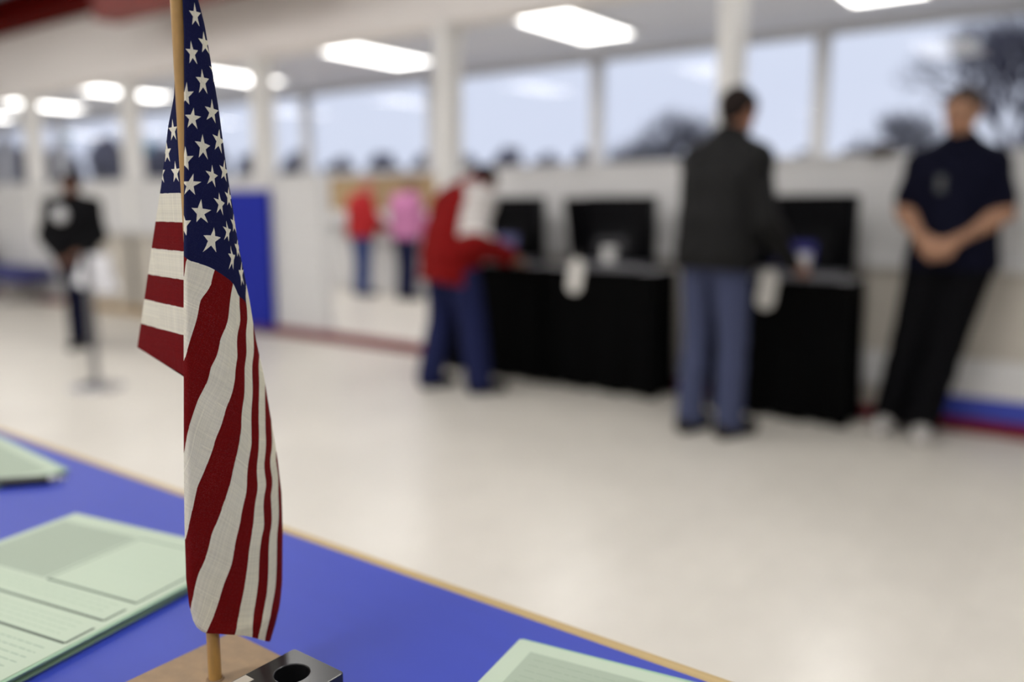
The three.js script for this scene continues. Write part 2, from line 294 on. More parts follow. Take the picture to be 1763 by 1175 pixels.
// cloth: position (mm right of the staff, mm above the table) of points of the print (fly, hoist in hoist heights)
const DRAPE = [
  [12.9, 263.8, 0.6, 0.6923], [4.4, 246.9, 0.687, 0.6923], [-2.2, 225.1, 0.791, 0.6923], [-6.4, 212.7, 0.851, 0.6923], [22.6, 255.4, 0.6, 0.6154], [19.1, 237.1, 0.685, 0.6154], [13.9, 223.3, 0.753, 0.6154],
  [7.6, 207.1, 0.833, 0.6154], [-0.1, 188.8, 0.924, 0.6154], [-7.7, 167.7, 1.027, 0.6154], [-10.0, 156.6, 1.079, 0.6154], [25.7, 246.1, 0.6, 0.5385], [25.4, 232.0, 0.665, 0.5385], [22.7, 211.0, 0.762, 0.5385],
  [20.8, 199.2, 0.817, 0.5385], [15.0, 181.7, 0.901, 0.5385], [8.2, 163.8, 0.989, 0.5385], [2.9, 150.0, 1.057, 0.5385], [-3.8, 135.2, 1.131, 0.5385], [-9.6, 113.1, 1.236, 0.5385], [-12.0, 104.3, 1.278, 0.5385],
  [29.5, 242.5, 0.6, 0.4615], [28.7, 227.0, 0.671, 0.4615], [26.7, 204.8, 0.773, 0.4615], [25.5, 186.9, 0.855, 0.4615], [22.9, 168.9, 0.938, 0.4615], [20.7, 157.2, 0.993, 0.4615], [17.4, 144.5, 1.053, 0.4615],
  [10.7, 123.4, 1.154, 0.4615], [2.7, 104.9, 1.246, 0.4615], [-6.1, 81.3, 1.361, 0.4615], [-10.7, 64.8, 1.439, 0.4615], [-12.1, 58.2, 1.47, 0.4615], [33.1, 229.3, 0.614, 0.3846], [32.2, 210.4, 0.7, 0.3846],
  [30.4, 186.5, 0.81, 0.3846], [28.3, 156.5, 0.948, 0.3846], [24.0, 128.4, 1.079, 0.3846], [18.5, 105.4, 1.187, 0.3846], [13.3, 83.7, 1.29, 0.3846], [8.0, 71.3, 1.352, 0.3846], [-4.4, 41.4, 1.5, 0.3846],
  [35.3, 206.0, 0.708, 0.3077], [33.5, 174.1, 0.855, 0.3077], [32.7, 156.1, 0.937, 0.3077], [30.6, 134.0, 1.039, 0.3077], [26.1, 101.8, 1.188, 0.3077], [20.4, 69.4, 1.339, 0.3077], [11.6, 35.5, 1.5, 0.3077],
  [38.0, 184.5, 0.798, 0.2308], [37.1, 155.7, 0.93, 0.2308], [35.8, 127.1, 1.061, 0.2308], [33.2, 100.9, 1.182, 0.2308], [28.3, 68.2, 1.334, 0.2308], [22.8, 32.3, 1.5, 0.2308], [41.1, 162.6, 0.894, 0.1538],
  [40.5, 148.0, 0.961, 0.1538], [38.6, 120.1, 1.09, 0.1538], [36.7, 94.0, 1.21, 0.1538], [32.5, 54.0, 1.394, 0.1538], [26.6, 31.7, 1.5, 0.1538], [42.9, 141.9, 1.007, 0.0769], [43.4, 119.5, 1.11, 0.0769],
  [41.6, 93.3, 1.23, 0.0769], [39.7, 66.4, 1.354, 0.0769], [36.4, 47.9, 1.44, 0.0769], [-1.8, 270.7, 0.6, 0.7692], [-3.9, 260.8, 0.646, 0.7692], [10.1, 403.7, 0.05, 0.9462], [14.1, 389.6, 0.1, 0.8923],
  [7.5, 383.4, 0.15, 0.9462], [12.1, 368.7, 0.2, 0.8923], [16.1, 352.6, 0.25, 0.8385], [18.9, 336.8, 0.3, 0.7846], [20.8, 319.8, 0.35, 0.7308], [22.6, 305.1, 0.4, 0.6769], [24.7, 289.6, 0.45, 0.6231],
  [25.9, 275.6, 0.5, 0.5692], [27.3, 259.8, 0.55, 0.5154], [2.8, 360.6, 0.25, 0.9462], [5.5, 348.5, 0.3, 0.8923], [10.1, 333.4, 0.35, 0.8385], [14.5, 317.1, 0.4, 0.7846], [18.0, 301.5, 0.45, 0.7308],
  [21.3, 285.7, 0.5, 0.6769], [23.1, 270.3, 0.55, 0.6231], [0.5, 325.2, 0.4, 0.8923], [2.2, 312.1, 0.45, 0.8385], [6.5, 296.6, 0.5, 0.7846], [12.2, 281.1, 0.55, 0.7308], [-2.2, 290.1, 0.55, 0.8385],
  [0.6, 269.0, 0.6, 0.7538], [5.2, 267.6, 0.6, 0.7308], [-3.5, 272.4, 0.6, 0.7846], [17.4, 259.9, 0.6, 0.6538], [24.3, 250.6, 0.6, 0.5692], [27.7, 246.0, 0.6, 0.4923]
];
function thinPlate(points, key, smooth) {
  const n = points.length, N = n + 3, A = [];
  const U = (r2) => (r2 > 1e-9 ? 0.5 * r2 * Math.log(r2) : 0);
  for (let i = 0; i < N; i++) A.push(new Float64Array(N + 1));
  for (let i = 0; i < n; i++) {
    const [x, y] = points[i];
    for (let j = 0; j < n; j++) A[i][j] = U(((x - points[j][0]) ** 2 + (y - points[j][1]) ** 2) / 2500) + (i === j ? smooth : 0);
    A[i][n] = A[n][i] = 1; A[i][n + 1] = A[n + 1][i] = x / 50; A[i][n + 2] = A[n + 2][i] = y / 50; A[i][N] = points[i][key];
  }
  for (let c = 0; c < N; c++) {
    let p = c; for (let r = c + 1; r < N; r++) if (Math.abs(A[r][c]) > Math.abs(A[p][c])) p = r; [A[c], A[p]] = [A[p], A[c]];
    for (let r = 0; r < N; r++) if (r !== c) { const f = A[r][c] / A[c][c]; if (f) for (let k = c; k <= N; k++) A[r][k] -= f * A[c][k]; }
  }
  const w = A.map((row, i) => row[N] / row[i]);
  return (x, y) => { let s = w[n] + w[n + 1] * x / 50 + w[n + 2] * y / 50; for (let i = 0; i < n; i++) s += w[i] * U(((x - points[i][0]) ** 2 + (y - points[i][1]) ** 2) / 2500); return s; };
}
const flyAt = thinPlate(DRAPE, 2, 0.002), hoistAt = thinPlate(DRAPE, 3, 0.0006);
function along(table, w) {           // table of [s, w] falling in w -> s at height w
  if (w >= table[0][1]) return table[0][0];
  for (let i = 1; i < table.length; i++) if (w >= table[i][1]) { const [s0, w0] = table[i - 1], [s1, w1] = table[i], t = (w - w0) / (w1 - w0); return s0 + (s1 - s0) * t; }
  return table[table.length - 1][0];
}
const LEFT = [[4.1, 428], [4.0, 411], [3.6, 393], [-3.5, 272.5], [-7, 212.4], [-10.2, 157.2], [-12.3, 114.5], [-13.5, 78.1], [-12.8, 61.2], [-11, 50], [-8.5, 44], [-4, 41]];
const RIGHT = [[10.4, 428], [11.5, 415.4], [14.7, 400], [19.4, 358.4], [22.3, 322], [26.6, 278], [31.6, 243], [33.9, 221], [37.9, 196], [40.6, 171.5], [44.2, 139], [45.7, 116], [45.4, 89], [43.5, 55], [42, 45], [38, 31], [34, 20]];
const FOLD = [[-2.5, 428], [-2.5, 378], [-3.7, 362], [-8.3, 346.6], [-14.9, 314], [-23.8, 277], [-31.7, 242.7], [-40.2, 205.9]];
const hemAt = (t) => 43 - 14 * t - 9 * t * t * t;             // lower hem of the hanging fly, left to right
function gridGeometry(nu, nv, fn) {
  const pos = [], uv = [], idx = [];
  for (let j = 0; j <= nv; j++) for (let i = 0; i <= nu; i++) { const [p, u, v] = fn(i / nu, j / nv); pos.push(p.x, p.y, p.z); uv.push(u * HOIST / FLY, v); }
  for (let j = 0; j < nv; j++) for (let i = 0; i < nu; i++) { const a = j * (nu + 1) + i, b = a + 1, c = a + nu + 1, d = c + 1; idx.push(a, c, b, b, c, d); }
  const g = new THREE.BufferGeometry(); g.setAttribute('position', new THREE.Float32BufferAttribute(pos, 3)); g.setAttribute('uv', new THREE.Float32BufferAttribute(uv, 2)); g.setIndex(idx); g.computeVertexNormals(); return g;
}
function frontPoint(t, q) {          // front layer of the drape: t left to right, q top to bottom
  const hem = hemAt(t), w = 428 + (hem - 428) * q;
  const sl = along(LEFT, w), sr = along(RIGHT, w), wide = sr - sl, s = sl + wide * t;
  const round = 1 - Math.sqrt(Math.max(0, 1 - t * t * 0.985)), roll = Math.max(0, 1 - t / 0.07);
  let n = 6.2 - wide * 0.62 * round - 3.2 * roll * roll;
  n += Math.min(1, wide / 40) * (1.1 * Math.sin(t * 9 + w * 0.012) * t * (1 - t) * 2.4);
  return { s, w, n, sl, sr };
}
{
  const flag = thing('desk_flag', 'small stars and stripes flag hanging limp on a wooden staff', 'flag', POLE.toArray());
  const local = (g) => g.translate(-POLE.x, -POLE.y, -POLE.z);
  // printed cotton: stripes and stars with a visible thread
  const tw = 2048, th = 1366, mm = FLY / tw;
  const star = (x, y) => { // five-pointed star of outer radius 1, upright
    const a = Math.atan2(x, y), r = Math.hypot(x, y), k = 2 * Math.PI / 5, m = Math.abs(((a % k) + k * 1.5) % k - k / 2);
    const px = r * Math.sin(m), py = r * Math.cos(m), ax = 0, ay = 1, ir = 0.382, bx = ir * Math.sin(Math.PI / 5), by = ir * Math.cos(Math.PI / 5);
    return ((bx - ax) * (py - ay) - (by - ay) * (px - ax)) < 0 ? 1 : -1;
  };
  const R = 0.0308 * HOIST, canW = 0.6 * HOIST, canH = 7 / 13 * HOIST;
  const inStar = (x, y) => {
    for (let r = Math.max(1, Math.round(y / (canH / 10)) - 1); r <= Math.min(9, Math.round(y / (canH / 10)) + 1); r++) for (let c = (r % 2 ? 1 : 2); c <= 11; c += 2) {
      const dx = x - c * canW / 12, dy = -(y - r * canH / 10); if (dx * dx + dy * dy < R * R && star(dx / R, dy / R) > 0) return true;
    } return false;
  };
  const cloth = texture(tw, th, (i, j) => {
    const wob = 0.25 * (noise(i / 30, j / 30, 41) - 0.5), x = i * mm + wob, y = HOIST - j * mm + wob;     // mm from the hoist, mm from the top
    let c, speck;
    if (x < canW && y < canH) { if (inStar(x, y)) { c = [0.76, 0.715, 0.55]; speck = 0; } else { c = [0.0095, 0.0115, 0.050]; speck = 0.02; } }
    else if (Math.floor(y / HOIST * 13) % 2 === 0) { c = [0.155, 0.0042, 0.0040]; speck = 0.035; } else { c = [0.76, 0.715, 0.55]; speck = 0; }
    const warp = hash(Math.floor(i / 3.2), Math.floor(j / 260), 51), weft = hash(Math.floor(j / 3.2), Math.floor(i / 320), 52);
    const cell = 0.5 + 0.5 * Math.cos(2 * Math.PI * i / 3.2) * Math.cos(2 * Math.PI * j / 3.2);
    let k = 0.80 + 0.13 * cell + 0.10 * warp + 0.10 * weft + 0.06 * (noise(i / 90, j / 90, 43) - 0.5);
    if (weft > 0.985 || warp > 0.988) k += 0.08;
    const s = speck * Math.max(0, hash(i >> 1, j >> 1, 44) - 0.72) * (0.5 + noise(i / 70, j / 50, 45)) * 1.6;
    const f = (v) => { v = v * k + s; return v <= 0.0031308 ? 12.92 * v : 1.055 * Math.pow(v, 1 / 2.4) - 0.055; };
    return [f(c[0]), f(c[1]), f(c[2])];
  }, true);
  const weave = texture(1024, 683, (i, j) => { const n = 0.5 + 0.25 * Math.sin(i * 1.96) + 0.25 * Math.sin(j * 1.96); return [n, n, n]; });
  const clothMat = new THREE.MeshPhysicalMaterial({ map: cloth, roughness: 0.92, side: THREE.DoubleSide, bumpMap: weave, bumpScale: 0.00008, specularIntensity: 0.15 });
  // staff
  const foot = fl(-0.6, 6, 0), head = fl(1.3, 455, 0);
  const staffMat = new THREE.MeshStandardMaterial({ color: lin(0.46, 0.275, 0.085), roughness: 0.42, map: (() => { const t = woodTex.clone(); t.rotation = Math.PI / 2; t.repeat.set(3, 0.5); t.needsUpdate = true; return t; })() });
  mesh('staff', local(tube(foot, head, 3.9 / 1000, 3.7 / 1000, 24)), staffMat, flag);
  const finial = new THREE.LatheGeometry([[0, 0], [5, 0], [5.5, 2], [4, 5], [2.5, 6], [4.6, 9], [4.8, 12], [3.2, 18], [1.2, 23], [0, 25]].map(([a, b]) => new THREE.Vector2(a / 1000, b / 1000)), 20);
  finial.translate(head.x - POLE.x, head.y - POLE.y, head.z - POLE.z); mesh('finial', finial, mat(0.7, 0.5, 0.15, 0.3, { metalness: 0.8 }), flag);
  // cloth: flap behind the staff, rear layer, front drape and its turned-in fold, all one piece
  const hoistV = (w) => (w - 207) / HOIST;
  const flapPoint = (t, q) => {    // from the staff (t = 0) to the rear fold (t = 1)
    const w = 425 + (206.5 - 9 * (1 - t) - 425) * q, s1 = along(FOLD, w), s = -1.5 + (s1 + 1.5) * t, n = -3.4 + 2.2 * (s + 1.5) + 1.6 * Math.sin(t * 3.14) * q;
    return { s, w, n, u: (s1 < -2.6 ? 1 : 0.2) * Math.abs(s + 1.5) * 2.4 / HOIST + 0.004, v: Math.max(0.003, hoistV(w)) };
  };
  const front = gridGeometry(56, 150, (t, q) => { const p = frontPoint(t, q); return [fl(p.s, p.w, p.n), flyAt(p.s, p.w), Math.min(0.999, hoistAt(p.s, p.w))]; });
  const flap = gridGeometry(16, 60, (t, q) => { const p = flapPoint(t, q); return [fl(p.s, p.w, p.n), p.u, p.v]; });
  const rear = gridGeometry(20, 110, (t, q) => {   // rear layer from the flap's fold round to the right edge of the drape
    const f = frontPoint(1, q), w = f.w + 24 * (1 - t) * Math.pow(q, 5), qq = Math.min(1, (425 - w) / 218.5), a = flapPoint(1, Math.max(0, qq));
    let s0 = a.s, n0 = a.n; if (w < 206.5) { const k = Math.min(1, (206.5 - w) / 14); s0 = a.s + (f.sl + 8 - a.s) * k; n0 = a.n + (-12 - a.n) * k; }
    const e = t * t * (3 - 2 * t), s = s0 + (f.s - s0) * t, n = n0 + (f.n - n0) * e - 5 * Math.sin(t * Math.PI) * Math.min(1, (428 - w) / 120);
    return [fl(s, w, n), a.u + (flyAt(f.s, w) - a.u) * t, Math.max(0.002, Math.min(0.998, Math.max(0, hoistV(w)) * (1 - t) + hoistAt(f.s, w) * t))];
  });
  const hem = gridGeometry(10, 110, (t, q) => {    // the cloth turned in behind the left edge
    const f = frontPoint(0, q); return [fl(f.s + 0.2 + (f.sr - f.sl) * 0.3 * t, f.w, f.n - 4.6 * Math.sin(t * 1.6) * 1.0 - 0.2 + (f.w > 260 ? 3 * t : 0)), flyAt(f.s - 4 * t, f.w), Math.min(0.999, hoistAt(f.s - 6 * t, f.w))];
  });
  mesh('cloth', local(mergeGeometries([front, flap, rear])), clothMat, flag);
}
// wooden base and black pen holder beside it
{
  const woodBase = new THREE.MeshStandardMaterial({ color: lin(0.29, 0.20, 0.115), roughness: 0.6, map: woodTex });
  const b = thing('wooden_flag_base', 'square light brown wooden block holding the flag staff', 'base', [POLE.x, TOP, POLE.z], 0);
  const g = box(-0.043, 0.043, 0, 0.008, -0.042, 0.042, 0.001); mesh('block', g, woodBase, b);
  mesh('socket', new THREE.TorusGeometry(0.0046, 0.0009, 8, 24).rotateX(Math.PI / 2).translate(-0.0003, 0.0082, 0.0005), mat(0.2, 0.12, 0.06, 0.6), b);
  const p = thing('pen_holder', 'glossy black plastic block with round holes next to the wooden base', 'pen holder', [-0.3925, TOP, -0.306], 0);
  const w = 0.0437, l = 0.092, sh = new THREE.Shape(), r = 0.002;
  sh.moveTo(r, 0); sh.lineTo(w - r, 0); sh.quadraticCurveTo(w, 0, w, r); sh.lineTo(w, l - r); sh.quadraticCurveTo(w, l, w - r, l); sh.lineTo(r, l); sh.quadraticCurveTo(0, l, 0, l - r); sh.lineTo(0, r); sh.quadraticCurveTo(0, 0, r, 0);
  for (const y of [0.0185, 0.064]) { const h = new THREE.Path(); h.absarc(0.0205, y, 0.0108, 0, Math.PI * 2, true); sh.holes.push(h); }
  const e = new THREE.ExtrudeGeometry(sh, { depth: 0.0276, bevelEnabled: true, bevelSize: 0.0007, bevelThickness: 0.0007, bevelSegments: 3, curveSegments: 32 });
  e.rotateX(Math.PI / 2).translate(0, 0.0295, 0);
  const black = new THREE.MeshPhysicalMaterial({ color: lin(0.008, 0.008, 0.009), roughness: 0.28, clearcoat: 0.5, clearcoatRoughness: 0.15 });
  mesh('body', e, black, p);
  mesh('floor_plate', box(0.001, w - 0.001, 0.0012, 0.004, 0.001, l - 0.001), black, p);
  const tape = mesh('sticker', box(0.0008, 0.0085, 0.0302, 0.0306, 0.036, 0.07), mat(0.42, 0.38, 0.32, 0.25), p); tape.userData.label = 'shiny worn silver sticker';
}

// ---------------------------------------------------------------- voting stations
const dark = (r, g, b, rough) => new THREE.MeshPhysicalMaterial({ color: lin(r, g, b), roughness: rough, specularIntensity: 0.15 });
const cloth0 = dark(0.0016, 0.0016, 0.0018, 0.95), plasticBlack = dark(0.003, 0.003, 0.004, 0.6), greyTop = mat(0.42, 0.42, 0.45, 0.35);
function skirtGeometry(w, d, h0, h1) {   // pleated cloth hanging round a table top
  const pos = [], idx = [], per = [], R = 0.05, N = 220;
  const edge = [[-w / 2, -d / 2], [w / 2, -d / 2], [w / 2, d / 2], [-w / 2, d / 2], [-w / 2, -d / 2]]; let total = 2 * (w + d);
  for (let i = 0; i <= N; i++) {
    let s = (i % N) / N * total, k = 0; const len = [w, d, w, d]; while (s > len[k]) { s -= len[k]; k++; }
    const a = edge[k], b = edge[k + 1], t = s / len[k], nx = [0, 1, 0, -1][k], nz = [-1, 0, 1, 0][k]; per.push([a[0] + (b[0] - a[0]) * t, a[1] + (b[1] - a[1]) * t, nx, nz]);
  }
  const rows = 10;
  for (let j = 0; j <= rows; j++) for (let i = 0; i <= N; i++) {
    const [x, z, nx, nz] = per[i], t = j / rows, y = h1 + (h0 - h1) * t, a = 0.012 * t * Math.sin(i * 0.9) + 0.02 * t * Math.sin(i * 0.23 + 1);
    pos.push(x + nx * (a + 0.006), y + (j === rows ? 0.006 * Math.sin(i * 0.5) : 0), z + nz * (a + 0.006));
  }
  for (let j = 0; j < rows; j++) for (let i = 0; i < N; i++) { const a = j * (N + 1) + i, b = a + 1, c = a + N + 1, d2 = c + 1; idx.push(a, c, b, b, c, d2); }
  const g = new THREE.BufferGeometry(); g.setAttribute('position', new THREE.Float32BufferAttribute(pos, 3)); g.setIndex(idx); g.computeVertexNormals(); return g;
}
function station(x, z, w, d, where, lit, turn = 0) {
  const t = thing('voting_table', 'black cloth skirted voting table ' + where, 'table', [x, 0, z], turn);
  mesh('tabletop', box(-w / 2, w / 2, 0.78, 0.805, -d / 2, d / 2, 0.006), greyTop, t);
  const sk = mesh('skirt', skirtGeometry(w, d, 0.012, 0.8), cloth0, t); sk.material.side = THREE.DoubleSide;
  for (const sx of [-1, 1]) for (const sz of [-1, 1]) mesh('leg', tube(V(sx * (w / 2 - 0.05), 0, sz * (d / 2 - 0.05)), V(sx * (w / 2 - 0.05), 0.78, sz * (d / 2 - 0.05)), 0.015, 0.015, 8), plasticBlack, t);
  return t;
}
function machine(x, z, where, lit) {
  const m = thing('voting_machine', 'black touchscreen voting machine with privacy wings ' + where, 'voting machine', [x, 0.805, z]);
  mesh('platform', box(-0.26, 0.26, 0, 0.035, -0.13, 0.14, 0.008), mat(0.16, 0.16, 0.18, 0.4), m);
  mesh('back_panel', box(-0.255, 0.255, 0.03, 0.46, -0.13, -0.115, 0.004), plasticBlack, m);
  for (const s of [-1, 1]) {
    const sh = new THREE.Shape(); sh.moveTo(0, 0); sh.lineTo(0.14, 0); sh.lineTo(0.21, 0.42); sh.lineTo(0, 0.425); sh.closePath();
    const g = new THREE.ExtrudeGeometry(sh, { depth: 0.008, bevelEnabled: false }); g.rotateY(-Math.PI / 2); const wing = mesh('privacy_wing', g, plasticBlack, m);
    wing.position.set(s * 0.255 + (s > 0 ? 0.004 : 0.004), 0.03, -0.12); wing.rotation.y = s * 0.32;
  }
  const scr = mesh('screen', box(-0.17, 0.17, 0, 0.24, -0.01, 0.01, 0.005), plasticBlack, m); scr.position.set(0, 0.05, -0.02); scr.rotation.x = -0.35;
  const face = mesh('display', box(-0.15, 0.07, 0.02, 0.15, 0.0095, 0.0115), lit ? new THREE.MeshStandardMaterial({ color: lin(0.01, 0.01, 0.03), roughness: 0.3, emissive: lin(0.02, 0.015, 0.55), emissiveIntensity: 0.12 }) : mat(0.01, 0.01, 0.015, 0.25), scr);
  face.userData.label = lit ? 'blue lit display' : 'dark display';
  if (lit) { const l = new THREE.RectAreaLight(lin(0.04, 0.03, 1), 0.12, 0.22, 0.13); l.position.set(-0.04, 0.085, 0.014); l.lookAt(V(0, 0.12, 1)); l.rotation.set(0, Math.PI, 0); l.name = 'display_glow'; scr.add(l); }
  return m;
}
function hangTag(x, y, z, where) {
  const t = thing('hanging_tag', 'white rounded tag hanging from the front of the ' + where, 'tag', [x, y, z]);
  const sh = new THREE.Shape(); const w = 0.05, h = 0.2; sh.moveTo(-w, -h + w); sh.absarc(0, -h + w, w, Math.PI, Math.PI * 2, false); sh.lineTo(w, -0.03); sh.absarc(0, -0.03, w, 0, Math.PI, false); sh.closePath();
  const card = mesh('card', new THREE.ExtrudeGeometry(sh, { depth: 0.004, bevelEnabled: true, bevelSize: 0.001, bevelThickness: 0.001, bevelSegments: 1 }), mat(0.8, 0.78, 0.74, 0.6), t); card.rotation.z = -0.15; card.position.z = 0.002;
  mesh('string', tube(V(0, 0.0, 0.003), V(0, 0.06, -0.005), 0.002, 0.002, 6), mat(0.6, 0.6, 0.6, 0.7), t);
}
function cup(p, where) {
  const c = thing('white_cup', 'white rounded cup ' + where, 'cup', p.toArray());
  mesh('body', new THREE.LatheGeometry([[0, 0], [0.034, 0], [0.038, 0.01], [0.046, 0.1], [0.044, 0.1], [0.036, 0.012], [0, 0.008]].map(([a, b]) => new THREE.Vector2(a, b)), 28), mat(0.72, 0.72, 0.72, 0.5), c);
  mesh('rim', new THREE.TorusGeometry(0.0455, 0.0022, 8, 28).rotateX(Math.PI / 2).translate(0, 0.1, 0), mat(0.78, 0.78, 0.78, 0.5), c);
}
const ZT = -4.775;
station(-3.60, ZT, 0.80, 0.28, 'before the person in the red jacket');
station(-2.73, ZT, 0.80, 0.28, 'standing free between the two voters');
station(-1.56, ZT, 0.76, 0.28, 'in front of the man in the charcoal jacket');
machine(-3.57, ZT + 0.015, 'used by the person in the red jacket', true);
machine(-2.71, ZT + 0.015, 'on the unattended middle table', false);
machine(-1.50, ZT + 0.015, 'used by the man in the charcoal jacket', true);
hangTag(-2.86, 0.845, ZT + 0.185, 'middle voting table');
hangTag(-1.60, 0.83, ZT + 0.185, 'voting table by the charcoal jacket');
cup(V(-2.68, 0.8405, ZT + 0.09), 'on the middle voting table'); cup(V(-1.46, 0.8405, ZT + 0.09), 'on the table by the charcoal jacket'); cup(V(-3.58, 0.8405, ZT + 0.09), 'on the table by the red jacket');
for (const [x, s, where] of [[-3.0, 0.5, 'middle'], [-1.78, 0.4, 'charcoal jacket voter']]) {
  const p = mesh('ballot_paper', box(-0.07, 0.07, 0, 0.004, -0.05, 0.05), mat(0.62, 0.62, 0.66, 0.6)); p.position.set(x, 0.8055, ZT + 0.11); p.rotation.y = s * 0.3; tag(p, 'small sheaf of white papers on the ' + where + ' table', 'paper');
}

// ---------------------------------------------------------------- other furniture
{
  const b = thing('blue_panel', 'bright blue upright panel leaning on the white partition', 'panel', [-6.86, 0.06, ZP + 0.045]);
  mesh('board', box(-0.36, 0.36, 0, 1.29, -0.03, 0.03, 0.012), new THREE.MeshPhysicalMaterial({ color: lin(0.017, 0.028, 0.33), roughness: 0.6, specularIntensity: 0.25 }), b);
  mesh('foot', box(-0.36, 0.36, -0.06, 0, -0.04, 0.05, 0.005), mat(0.10, 0.02, 0.06, 0.6), b);
  const s = thing('privacy_screen', 'pale blue folded screen standing at the edge of the opening', 'screen', onZ(560, 420, -6.7).setY(0).toArray());
  mesh('sheet', box(-0.02, 0.02, 0.5, 1.15, -0.09, 0.09, 0.01), mat(0.25, 0.38, 0.8, 0.6), s); for (const z of [-0.07, 0.07]) mesh('stand_leg', tube(V(0, 0.013, z), V(0, 0.55, z), 0.012, 0.012), whiteMetal, s);
  const n = thing('bench', 'long bench with dark blue padded seat along the white partition', 'bench', [-13.5, 0, ZP + 0.28]);
  mesh('seat_pad', box(-2.6, 2.75, 0.27, 0.46, -0.22, 0.22, 0.04), mat(0.03, 0.035, 0.16, 0.6), n);
  for (const x of [-2.3, 0, 2.3]) mesh('leg', box(x - 0.03, x + 0.03, 0, 0.28, -0.18, 0.18, 0.004), mat(0.4, 0.38, 0.36, 0.5), n);
  const bag = thing('brown_bag', 'slumped dark brown bag on the blue bench', 'bag', [-12.6, 0.46, ZP + 0.28]);
  const g = new THREE.SphereGeometry(1, 24, 16), p = g.attributes.position; for (let i = 0; i < p.count; i++) { const x = p.getX(i), y = p.getY(i), z = p.getZ(i); p.setXYZ(i, 0.5 * x * (1 + 0.08 * Math.sin(5 * z)), Math.max(0, 0.13 + 0.14 * y + 0.02 * Math.sin(7 * x)), 0.17 * z); } g.computeVertexNormals();
  mesh('body', g, mat(0.09, 0.055, 0.04, 0.8), bag); mesh('strap', new THREE.TorusGeometry(0.16, 0.012, 8, 24, Math.PI).translate(0, 0.22, 0), mat(0.06, 0.035, 0.03, 0.8), bag);
  const c = thing('stanchion', 'chrome crowd stanchion with round floor plate', 'stanchion', [-5.49, 0, -2.76]);
  const chrome = mat(0.55, 0.55, 0.57, 0.25, { metalness: 1 });
  mesh('floor_plate', new THREE.LatheGeometry([[0, 0], [0.17, 0], [0.17, 0.012], [0.15, 0.02], [0.04, 0.035], [0, 0.035]].map(([a, b2]) => new THREE.Vector2(a, b2)), 40), chrome, c);
  mesh('post', tube(V(0, 0.03, 0), V(0, 0.9, 0), 0.022, 0.022, 20), mat(0.2, 0.2, 0.22, 0.3, { metalness: 1 }), c);
  mesh('belt_head', new THREE.CylinderGeometry(0.034, 0.034, 0.09, 20).translate(0, 0.94, 0), plasticBlack, c);
  const hat = thing('baseball_hat', 'dark brown hat resting on top of the white partition', 'hat', [-1.18, 1.485, ZP - 0.06]);
  mesh('crown', new THREE.SphereGeometry(0.085, 24, 12, 0, Math.PI * 2, 0, Math.PI / 2).scale(1, 0.8, 1), mat(0.045, 0.03, 0.025, 0.8), hat);
  mesh('visor', new THREE.CylinderGeometry(0.09, 0.09, 0.006, 24, 1, false, -0.9, 1.8).translate(0, 0.004, 0.03), mat(0.045, 0.03, 0.025, 0.8), hat);
  const shelf = thing('writing_shelf', 'narrow white writing shelf under the far windows', 'shelf', [-8.5, 0, ZW + 0.16]);
  mesh('board', box(-1.1, 1.1, 0.98, 1.01, -0.14, 0.16, 0.005), mat(0.7, 0.7, 0.72, 0.4), shelf); for (const x of [-1, 0, 1]) mesh('bracket', box(x - 0.015, x + 0.015, 0.82, 0.98, -0.14, 0.1), whiteMetal, shelf);
}

